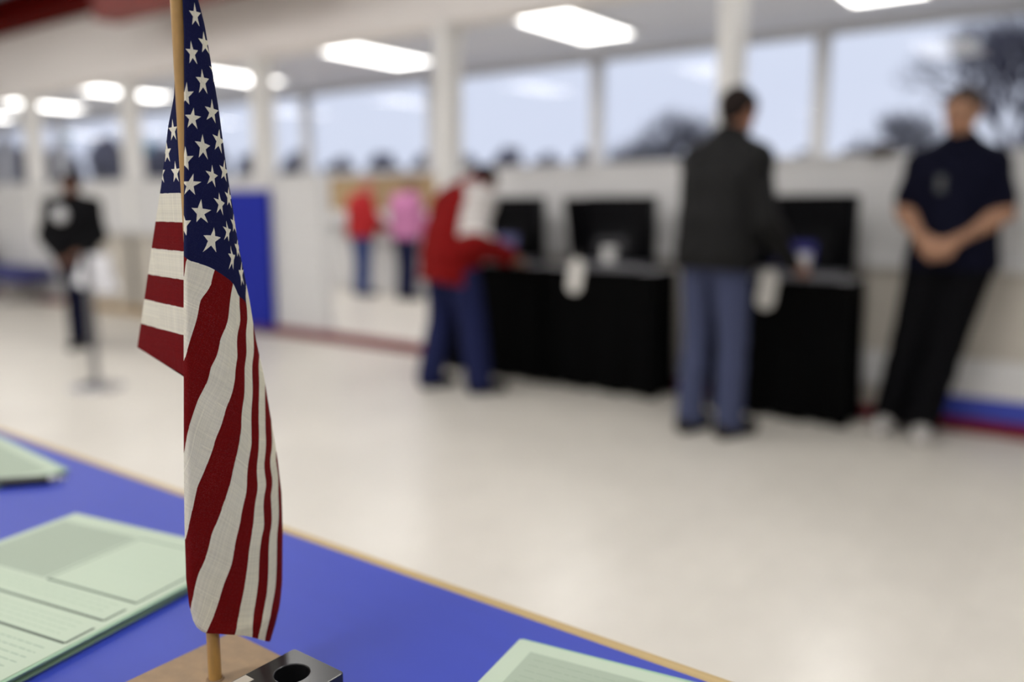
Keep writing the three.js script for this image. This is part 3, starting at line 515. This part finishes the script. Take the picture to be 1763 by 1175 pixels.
// ---------------------------------------------------------------- people
function nets(prims, cell, k, cuts = []) {      // smooth union of tapered capsules [a, b, ra, rb] -> surface-net mesh
  const lo = V(1e9, 1e9, 1e9), hi = V(-1e9, -1e9, -1e9);
  for (const [a, b, ra, rb] of prims) { const r = Math.max(ra, rb) + cell * 3; for (const p of [a, b]) { lo.min(p.clone().subScalar(r)); hi.max(p.clone().addScalar(r)); } }
  const nx = Math.ceil((hi.x - lo.x) / cell) + 1, ny = Math.ceil((hi.y - lo.y) / cell) + 1, nz = Math.ceil((hi.z - lo.z) / cell) + 1, F = new Float32Array(nx * ny * nz).fill(0.2);
  for (const [a, b, ra, rb] of prims) {
    const R = Math.max(ra, rb) + k + cell * 3, d = b.clone().sub(a), L = d.lengthSq() || 1e-9, bnd = ['x', 'y', 'z'].map((c, i) => [Math.max(0, Math.floor((Math.min(a[c], b[c]) - R - lo[c]) / cell)), Math.min([nx, ny, nz][i] - 1, Math.ceil((Math.max(a[c], b[c]) + R - lo[c]) / cell))]);
    for (let z = bnd[2][0]; z <= bnd[2][1]; z++) for (let y = bnd[1][0]; y <= bnd[1][1]; y++) for (let x = bnd[0][0]; x <= bnd[0][1]; x++) {
      const px = lo.x + x * cell - a.x, py = lo.y + y * cell - a.y, pz = lo.z + z * cell - a.z; let t = (px * d.x + py * d.y + pz * d.z) / L; t = t < 0 ? 0 : t > 1 ? 1 : t;
      const v = Math.hypot(px - d.x * t, py - d.y * t, pz - d.z * t) - (ra + (rb - ra) * t), o = (z * ny + y) * nx + x, f = F[o], h = Math.max(k - Math.abs(f - v), 0) / k; F[o] = Math.min(f, v) - h * h * k * 0.25;
    }
  }
  if (cuts.length) for (let z = 0, o = 0; z < nz; z++) for (let y = 0; y < ny; y++) for (let x = 0; x < nx; x++, o++) { const p = V(lo.x + x * cell, lo.y + y * cell, lo.z + z * cell); for (const [n, q] of cuts) { const v = (p.x - q.x) * n.x + (p.y - q.y) * n.y + (p.z - q.z) * n.z; if (v > F[o]) F[o] = v; } }
  const id = new Int32Array(nx * ny * nz).fill(-1), pos = [], idx = [], at = (x, y, z) => (z * ny + y) * nx + x;
  for (let z = 0; z < nz - 1; z++) for (let y = 0; y < ny - 1; y++) for (let x = 0; x < nx - 1; x++) {
    let m = 0, sx = 0, sy = 0, sz = 0, n = 0; const f = [];
    for (let c = 0; c < 8; c++) { f[c] = F[at(x + (c & 1), y + (c >> 1 & 1), z + (c >> 2))]; if (f[c] < 0) m |= 1 << c; }
    if (m === 0 || m === 255) continue;
    for (let c = 0; c < 8; c++) for (const e of [1, 2, 4]) if (!(c & e)) { const d = c | e; if ((f[c] < 0) !== (f[d] < 0)) { const t = f[c] / (f[c] - f[d]); sx += (c & 1) + (e === 1 ? t : 0); sy += (c >> 1 & 1) + (e === 2 ? t : 0); sz += (c >> 2) + (e === 4 ? t : 0); n++; } }
    id[at(x, y, z)] = pos.length / 3; pos.push(lo.x + (x + sx / n) * cell, lo.y + (y + sy / n) * cell, lo.z + (z + sz / n) * cell);
  }
  const quad = (a, b, c, d, flip) => { if (a < 0 || b < 0 || c < 0 || d < 0) return; if (flip) idx.push(a, c, b, a, d, c); else idx.push(a, b, c, a, c, d); };
  for (let z = 1; z < nz - 1; z++) for (let y = 1; y < ny - 1; y++) for (let x = 1; x < nx - 1; x++) {
    const s = F[at(x, y, z)] < 0;
    if (s !== (F[at(x + 1, y, z)] < 0)) quad(id[at(x, y - 1, z - 1)], id[at(x, y, z - 1)], id[at(x, y, z)], id[at(x, y - 1, z)], !s);
    if (s !== (F[at(x, y + 1, z)] < 0)) quad(id[at(x - 1, y, z - 1)], id[at(x - 1, y, z)], id[at(x, y, z)], id[at(x, y, z - 1)], !s);
    if (s !== (F[at(x, y, z + 1)] < 0)) quad(id[at(x - 1, y - 1, z)], id[at(x, y - 1, z)], id[at(x, y, z)], id[at(x - 1, y, z)], !s);
  }
  const g = new THREE.BufferGeometry(); g.setAttribute('position', new THREE.Float32BufferAttribute(pos, 3)); g.setIndex(idx); g.computeVertexNormals(); return g;
}
function paint(g, fn) { const p = g.attributes.position, c = new Float32Array(p.count * 3), q = V(0, 0, 0); for (let i = 0; i < p.count; i++) { q.fromBufferAttribute(p, i); const k = fn(q); c[i * 3] = k[0]; c[i * 3 + 1] = k[1]; c[i * 3 + 2] = k[2]; } g.setAttribute('color', new THREE.BufferAttribute(c, 3)); return g; }
const grow = (prims, e) => prims.map(([a, b, ra, rb]) => [a, b, ra + e, rb + e]);
const lerp = (a, b, t) => a.clone().lerp(b, t);

function person(o) {
  const root = thing('person', o.label, 'person', [o.at[0], 0, o.at[1]], 0);
  const Fw = V(o.face[0], 0, o.face[1]).normalize(), Lf = V(Fw.z, 0, -Fw.x), S = o.height / 1.75, HS = S * 0.93;
  const P = (s, u, f) => V(0, u * S, 0).addScaledVector(Lf, s * S).addScaledVector(Fw, f * S);       // side (+ left), up, forward
  const J = { head: [0, 1.625, 0.02], neck: [0, 1.47, 0], chest: [0, 1.3, 0], waist: [0, 1.08, 0], hip: [0, 0.94, 0],
    shL: [0.185, 1.42, 0], shR: [-0.185, 1.42, 0], elL: [0.245, 1.13, -0.02], elR: [-0.245, 1.13, -0.02], wrL: [0.25, 0.88, 0.06], wrR: [-0.25, 0.88, 0.06], hdL: [0, -1, 0.1], hdR: [0, -1, 0.1],
    hpL: [0.09, 0.92, 0], hpR: [-0.09, 0.92, 0], knL: [0.1, 0.5, 0.01], knR: [-0.1, 0.5, 0.01], anL: [0.1, 0.085, -0.02], anR: [-0.1, 0.085, -0.02], ...o.pose };
  for (const k of Object.keys(J)) if (Array.isArray(J[k]) && !k.startsWith('hd')) J[k] = P(...J[k]); else if (J[k].isVector3) J[k] = J[k].clone().sub(root.position);
  const dirOf = (d) => V(0, 0, 0).addScaledVector(Lf, d[0]).addScaledVector(Fw, d[2]).add(V(0, d[1], 0)).normalize();
  const look = o.look ? V(...o.look).normalize() : Fw.clone(), b = o.bulk || 1, hs = HS, up = V(0, 1, 0), hup = up.clone().addScaledVector(look, -up.dot(look)).normalize(), hl = hup.clone().cross(look).normalize();
  const Hd = (s, u, f) => J.head.clone().addScaledVector(hl, s * hs).addScaledVector(hup, u * hs).addScaledVector(look, f * hs);
  const side = (p, s, f = 0) => p.clone().addScaledVector(Lf, s * S).addScaledVector(Fw, f * S);
  const torso = [[J.shL, J.shR, 0.05 * S, 0.05 * S], [J.neck, J.shL, 0.052 * S, 0.048 * S], [J.neck, J.shR, 0.052 * S, 0.048 * S], [J.neck, J.chest, 0.055 * S, 0.09 * S]];
  for (const s of [-1, 1]) torso.push([side(J.chest, s * 0.075), side(J.waist, s * 0.06), 0.105 * S * b, 0.1 * S * b], [side(J.waist, s * 0.06), side(J.hip, s * 0.065), 0.1 * S * b, 0.115 * S * b]);
  if (o.belly) torso.push([side(J.waist, 0, 0.05), side(J.chest, 0, 0.02), o.belly * S, 0.1 * S]);
  const leg = (h, k, a) => [[h, k, 0.086 * S * b, 0.062 * S], [k, lerp(k, a, 0.35), 0.06 * S, 0.06 * S], [lerp(k, a, 0.35), a, 0.06 * S, 0.042 * S]];
  const arm = (s, e, w) => [[s, e, 0.052 * S, 0.042 * S], [e, lerp(e, w, 0.3), 0.042 * S, 0.043 * S], [lerp(e, w, 0.3), w, 0.043 * S, 0.03 * S]];
  const legsL = leg(J.hpL, J.knL, J.anL), legsR = leg(J.hpR, J.knR, J.anR), armL = arm(J.shL, J.elL, J.wrL), armR = arm(J.shR, J.elR, J.wrR);
  // skin: trunk and limbs, a finer head and finer hands, one geometry
  const skin = o.skin || [0.42, 0.22, 0.14], parts = [], C = o.cell || 0.014;
  parts.push(paint(nets([...torso, ...legsL, ...legsR, ...armL, ...armR, [J.neck, lerp(J.neck, J.head, 0.6), 0.056 * S, 0.052 * S]], C, 0.03), () => skin));
  const headPrims = [[Hd(0, 0.035, -0.018), Hd(0, 0.03, 0.01), 0.09 * hs, 0.084 * hs], [Hd(0, -0.01, 0.02), Hd(0, -0.07, 0.045), 0.072 * hs, 0.042 * hs], [Hd(0.03, -0.06, 0.03), Hd(-0.03, -0.06, 0.03), 0.042 * hs, 0.042 * hs],
    [Hd(0, 0.01, 0.088), Hd(0, -0.022, 0.106), 0.009 * hs, 0.014 * hs], [Hd(0.078, 0.012, -0.01), Hd(0.08, -0.02, -0.006), 0.016 * hs, 0.011 * hs], [Hd(-0.078, 0.012, -0.01), Hd(-0.08, -0.02, -0.006), 0.016 * hs, 0.011 * hs],
    [Hd(0.02, -0.052, 0.078), Hd(-0.02, -0.052, 0.078), 0.009 * hs, 0.009 * hs], [lerp(J.neck, J.head, 0.1), Hd(0, -0.03, -0.01), 0.055 * hs, 0.055 * hs]];
  const eyes = [Hd(0.032, 0.012, 0.082), Hd(-0.032, 0.012, 0.082)], lips = Hd(0, -0.053, 0.085);
  parts.push(paint(nets(headPrims, C * 0.5, 0.018), (p) => { for (const e of eyes) if (p.distanceTo(e) < 0.015 * hs) return [0.05, 0.035, 0.03]; return p.distanceTo(lips) < 0.018 * hs ? [skin[0] * 0.85, skin[1] * 0.6, skin[2] * 0.6] : skin; }));
  for (const [w, e, d, sgn] of [[J.wrL, J.elL, J.hdL, 1], [J.wrR, J.elR, J.hdR, -1]]) {
    const f = dirOf(d), out = w.clone().sub(e).normalize(), nrm = f.clone().cross(Lf).normalize(); if (nrm.lengthSq() < 0.1) nrm.copy(Fw); const across = f.clone().cross(nrm).normalize().multiplyScalar(sgn);
    const q = (x, y, z) => w.clone().addScaledVector(across, x * S).addScaledVector(f, y * S).addScaledVector(nrm, z * S), pr = [[lerp(w, e, 0.08), w, 0.03 * S, 0.027 * S]];
    for (let i = 0; i < 4; i++) { const x = (i - 1.5) * 0.019, L = [0.062, 0.072, 0.068, 0.052][i]; pr.push([q(x * 0.6, 0.01, 0), q(x, 0.085, 0), 0.017 * S, 0.013 * S], [q(x, 0.085, 0), q(x * 1.05, 0.085 + L * 0.55, -0.012), 0.0095 * S, 0.0088 * S], [q(x * 1.05, 0.085 + L * 0.55, -0.012), q(x * 1.05, 0.085 + L * 0.9, -0.032), 0.0088 * S, 0.008 * S]); }
    pr.push([q(-0.022, 0.025, -0.004), q(-0.05, 0.062, -0.016), 0.015 * S, 0.011 * S], [q(-0.05, 0.062, -0.016), q(-0.052, 0.095, -0.022), 0.0105 * S, 0.009 * S]);
    parts.push(paint(nets(pr, C * 0.36, 0.006), () => skin));
  }
  const vc = (rough = 0.6) => new THREE.MeshPhysicalMaterial({ vertexColors: true, roughness: rough, specularIntensity: 0.2 });
  mesh('body', mergeGeometries(parts), vc(0.55), root);
  // clothing
  const down = (p, tilt) => [V(0, -1, 0), p], T = o.top, ax = J.chest.clone().sub(J.hip).normalize();
  const sleeve = T.short ? [[J.shL, lerp(J.shL, J.elL, 0.72), 0.06 * S, 0.064 * S], [J.shR, lerp(J.shR, J.elR, 0.72), 0.06 * S, 0.064 * S]] : [...armL, ...armR].map(([a, c, ra, rb]) => [a, c, ra, rb * 1.08]);
  const hemP = J.hip.clone().addScaledVector(ax, -(T.hem || 0.06) * S);
  const topG = nets([...grow(torso, T.loose || 0.02), ...grow(sleeve, T.short ? 0.006 : T.sleeve || 0.018), [hemP.clone().addScaledVector(Lf, 0.07 * S), J.waist.clone().addScaledVector(Lf, 0.06 * S), 0.135 * S * b, 0.11 * S * b], [hemP.clone().addScaledVector(Lf, -0.07 * S), J.waist.clone().addScaledVector(Lf, -0.06 * S), 0.135 * S * b, 0.11 * S * b], [J.neck, lerp(J.neck, J.head, 0.18), 0.066 * S, 0.062 * S]], C, 0.03, [[ax.clone().negate(), hemP]]);
  mesh(T.name, paint(topG, (p) => (T.paint ? T.paint(p, J, S) : T.color)), vc(T.rough || 0.8), root);
  const waistP = J.hip.clone().addScaledVector(ax, 0.08 * S);
  const legsOf = (L, e) => L.map(([a, c, ra, rb], i) => [a, c, ra + e, (i === 2 ? 0.062 * S : rb) + e]);
  mesh('trousers', paint(nets([...legsOf(legsL, o.legLoose || 0.014), ...legsOf(legsR, o.legLoose || 0.014), [side(J.hip, 0.065), side(J.waist, 0.06), 0.125 * S * b, 0.11 * S * b], [side(J.hip, -0.065), side(J.waist, -0.06), 0.125 * S * b, 0.11 * S * b]], C, 0.02, [[ax, waistP], [V(0, -1, 0), V(0, 0.03, 0)]]), () => o.trousers), vc(0.85), root);
  for (const [a, dd] of [[J.anL, o.toeL || [0.02, 0.17]], [J.anR, o.toeR || [-0.02, 0.17]]]) {
    const h = V(a.x, 0.045 * S, a.z).addScaledVector(Fw, -0.04 * S), t = V(a.x, 0.036 * S, a.z).addScaledVector(Lf, dd[0] * S).addScaledVector(Fw, dd[1] * S), shoe = mesh('shoe', paint(nets([[h, lerp(h, t, 0.5), 0.044 * S, 0.046 * S], [lerp(h, t, 0.5), t, 0.046 * S, 0.04 * S], [V(a.x, 0.08 * S, a.z), h, 0.045 * S, 0.045 * S]], C * 0.6, 0.02, [[V(0, -1, 0), V(0, 0.012, 0)]]), () => o.shoes), vc(0.5), root);
    mesh('sole', paint(nets([[h, t, 0.046 * S, 0.043 * S]], C * 0.6, 0.02, [[V(0, 1, 0), V(0, 0.016, 0)], [V(0, -1, 0), V(0, 0.0005, 0)]]), () => o.soles || [0.02, 0.02, 0.02]), vc(0.7), shoe);
  }
  if (o.hair) {
    const hp = [[Hd(0, 0.042, -0.024), Hd(0, 0.04, 0.004), 0.096 * hs, 0.09 * hs], [Hd(0, 0.0, -0.05), Hd(0, -0.04 - (o.hairLong || 0), -0.055), 0.062 * hs, 0.05 * hs]];
    if (o.hairLong) for (const s of [-1, 1]) hp.push([Hd(s * 0.06, 0.02, -0.02), Hd(s * 0.065, -o.hairLong, -0.02), 0.045 * hs, 0.035 * hs]);
    const line = hup.clone().multiplyScalar(-0.75).addScaledVector(look, 0.66).normalize();
    mesh('hair', paint(nets(hp, C * 0.5, 0.02, [[line, Hd(0, 0.045, 0.058)]]), () => o.hair), vc(0.7), root);
  }
  return { root, J, P, Hd, Lf, Fw, S };
}
// voter in charcoal jacket
person({ at: [-1.72, -4.10], face: [0.22, -1], height: 1.82, bulk: 1.04, cell: 0.013,
  label: 'person from behind in charcoal jacket and blue jeans, one hand on the voting table', look: [0.35, -0.28, -0.9], skin: [0.30, 0.15, 0.10], hair: [0.015, 0.010, 0.009],
  pose: { head: [-0.03, 1.60, 0.10], neck: [-0.01, 1.46, 0.06], chest: [0, 1.28, 0.03], shL: [0.165, 1.37, 0.05], shR: [-0.18, 1.37, 0.04], elL: [0.215, 1.08, 0.10], wrL: [0.2, 0.92, 0.30], hdL: [0, -0.3, 1], elR: [-0.24, 1.08, 0.05], wrR: [-0.25, 0.88, 0.27], hdR: [0, -0.3, 1], anL: [0.095, 0.085, -0.04], anR: [-0.1, 0.085, 0.02], knR: [-0.1, 0.5, 0.03] },
  top: { name: 'jacket', loose: 0.034, hem: 0.1, rough: 0.55, color: [0.0105, 0.0105, 0.0108] }, trousers: [0.056, 0.066, 0.125], legLoose: 0.010, shoes: [0.015, 0.013, 0.012] });
// voter in red jacket, bent over the machine
person({ at: [-3.50, -4.13], face: [0.36, -1], height: 1.68, bulk: 1.15, cell: 0.013,
  label: 'stooping person in red jacket with pale sleeve panel and dark blue trousers', look: [0.1, -0.75, -0.6], skin: [0.35, 0.19, 0.13], hair: [0.02, 0.015, 0.018],
  pose: { head: [0.02, 1.40, 0.23], neck: [0, 1.34, 0.12], chest: [0, 1.22, 0.05], waist: [0, 1.05, -0.01], hip: [0, 0.93, -0.03], shL: [0.19, 1.28, 0.08], shR: [-0.19, 1.28, 0.08], elL: [0.25, 1.02, 0.14], wrL: [0.14, 0.94, 0.34], hdL: [-0.2, -0.3, 1], elR: [-0.28, 1.02, -0.01], wrR: [-0.22, 0.93, 0.27], hdR: [0.1, -0.3, 1], hpL: [0.1, 0.91, -0.03], hpR: [-0.1, 0.91, -0.03], knL: [0.14, 0.5, -0.03], knR: [-0.15, 0.5, 0.04], anL: [0.17, 0.085, -0.11], anR: [-0.18, 0.085, 0.07] },
  top: { name: 'jacket', loose: 0.05, sleeve: 0.036, hem: 0.2, paint: (p, J, S) => { const t = p.clone().sub(J.shR), d = J.elR.clone().sub(J.shR), k = t.dot(d) / d.lengthSq(), r = t.addScaledVector(d, -k).length(); return (k > -0.4 && k < 0.88 && r < 0.112) ? (Math.floor((k + 1) * 9) % 3 === 0 ? [0.42, 0.40, 0.40] : [0.62, 0.59, 0.57]) : [0.17, 0.004, 0.004]; } },
  trousers: [0.014, 0.018, 0.065], legLoose: 0.03, shoes: [0.012, 0.012, 0.014] });
// man leaning by the ledge, hands clasped
{
  const q = onZ;
  const m = person({ at: [-0.80, -4.76], face: [0.05, 1], height: 1.78, bulk: 1.06, belly: 0.12, cell: 0.012,
    label: 'person in navy polo shirt and black trousers leaning on the partition with hands clasped', look: [-0.15, -0.12, 1], skin: [0.36, 0.20, 0.13], hair: [0.05, 0.035, 0.03],
    pose: { head: V(-0.735, 1.655, -4.74), neck: V(-0.735, 1.50, -4.78), chest: V(-0.735, 1.32, -4.78), waist: V(-0.73, 1.07, -4.78), hip: V(-0.735, 0.93, -4.78), shL: V(-0.585, 1.41, -4.78), shR: V(-0.905, 1.41, -4.78), elL: V(-0.515, 1.17, -4.75), elR: V(-0.97, 1.18, -4.75), wrL: V(-0.69, 1.04, -4.60), wrR: V(-0.86, 1.05, -4.60), hdL: [-0.8, -0.45, 0.3], hdR: [0.8, -0.5, 0.25],
      hpL: V(-0.65, 0.91, -4.77), hpR: V(-0.83, 0.91, -4.77), knL: V(-0.72, 0.5, -4.72), knR: V(-0.90, 0.5, -4.75), anL: V(-0.80, 0.085, -4.70), anR: V(-0.975, 0.085, -4.78) },
    top: { name: 'polo_shirt', short: true, loose: 0.024, hem: 0.05, color: [0.0018, 0.0022, 0.010] }, trousers: [0.002, 0.002, 0.003], legLoose: 0.024, shoes: [0.5, 0.48, 0.46], soles: [0.6, 0.58, 0.55] });
  const b = mesh('name_badge', box(-0.02, 0.02, -0.05, 0.03, 0, 0.004, 0.002), mat(0.05, 0.055, 0.06, 0.5), m.root); b.position.copy(m.J.chest).add(V(-0.05, 0.0, 0.165)); b.userData.label = 'grey badge clipped on the shirt';
}
// far pair by the windows
person({ at: [-8.38, -7.95], face: [0.25, -1], height: 1.58, bulk: 1.35, cell: 0.018, label: 'person in red top and jeans standing by the far windows', look: [0.5, -0.5, -0.7], skin: [0.4, 0.24, 0.17], hair: [0.45, 0.16, 0.13],
  pose: { head: [0, 1.56, 0.12], neck: [0, 1.43, 0.07], elR: [-0.26, 1.12, 0.1], wrR: [-0.16, 1.02, 0.32], elL: [0.26, 1.12, 0.1], wrL: [0.14, 1.04, 0.32], hdL: [0, -0.3, 1], hdR: [0, -0.3, 1] }, top: { name: 'sweatshirt', loose: 0.04, hem: 0.06, color: [0.38, 0.022, 0.025] }, trousers: [0.05, 0.075, 0.2], shoes: [0.03, 0.03, 0.04] });
person({ at: [-7.56, -7.95], face: [0.1, -1], height: 1.57, bulk: 1.3, cell: 0.018, label: 'person in pink top and dark trousers standing by the far windows', look: [0.3, -0.5, -0.7], skin: [0.42, 0.25, 0.18], hair: [0.13, 0.075, 0.05],
  pose: { head: [0, 1.56, 0.12], neck: [0, 1.43, 0.07], elR: [-0.26, 1.12, 0.1], wrR: [-0.16, 1.02, 0.32], elL: [0.26, 1.12, 0.1], wrL: [0.14, 1.04, 0.32], hdL: [0, -0.3, 1], hdR: [0, -0.3, 1] }, top: { name: 'sweatshirt', loose: 0.04, hem: 0.06, color: [0.45, 0.17, 0.32] }, trousers: [0.012, 0.015, 0.05], shoes: [0.02, 0.02, 0.02] });
// person in black with papers by the stanchion
{
  const m = person({ at: [-7.22, -3.55], face: [0.75, 0.65], height: 1.48, cell: 0.014, label: 'person in black jacket holding white papers beside the chrome stanchion', look: [0.8, -0.25, 0.5], skin: [0.16, 0.08, 0.055], hair: [0.010, 0.008, 0.008], hairLong: 0.05,
    pose: { elL: [0.25, 1.13, 0.05], wrL: [0.12, 0.98, 0.28], hdL: [-0.4, -0.2, 0.8], elR: [-0.27, 1.13, 0.02], wrR: [-0.08, 0.92, 0.26], hdR: [0.4, -0.3, 0.8], anL: [0.05, 0.085, -0.05], anR: [-0.03, 0.085, 0.08], knL: [0.05, 0.5, 0.02], knR: [-0.04, 0.5, 0.06] },
    top: { name: 'jacket', loose: 0.03, hem: 0.06, color: [0.003, 0.003, 0.004] }, trousers: [0.006, 0.007, 0.022], shoes: [0.02, 0.02, 0.02] });
  const c = mesh('scarf', new THREE.SphereGeometry(0.075, 20, 14).scale(1, 0.9, 0.7), mat(0.6, 0.6, 0.62, 0.8), m.root); c.position.copy(m.P(-0.09, 1.33, 0.10)); c.userData.label = 'pale scarf at the collar';
  const p = thing('paper_bundle', 'loose white papers held by the person in the black jacket', 'paper', m.root.position.clone().add(m.P(0.02, 0.84, 0.47)).add(V(0.13, -0.02, -0.19)).toArray(), 0.9);
  for (let i = 0; i < 4; i++) { const g = new THREE.PlaneGeometry(0.22, 0.28, 6, 6), a = g.attributes.position; for (let k = 0; k < a.count; k++) a.setZ(k, 0.03 * Math.sin(a.getX(k) * 12 + i) + 0.1 * a.getY(k) * a.getY(k)); g.computeVertexNormals(); const s = mesh('sheet', g, mat(0.75, 0.75, 0.78, 0.7, { side: THREE.DoubleSide }), p); s.position.set((i - 1.5) * 0.03, -0.02 * i, i * 0.012); s.rotation.set(-0.5, 0.2 * i, 0.25 * (i - 1)); }
}

renderer.render(scene, camera);
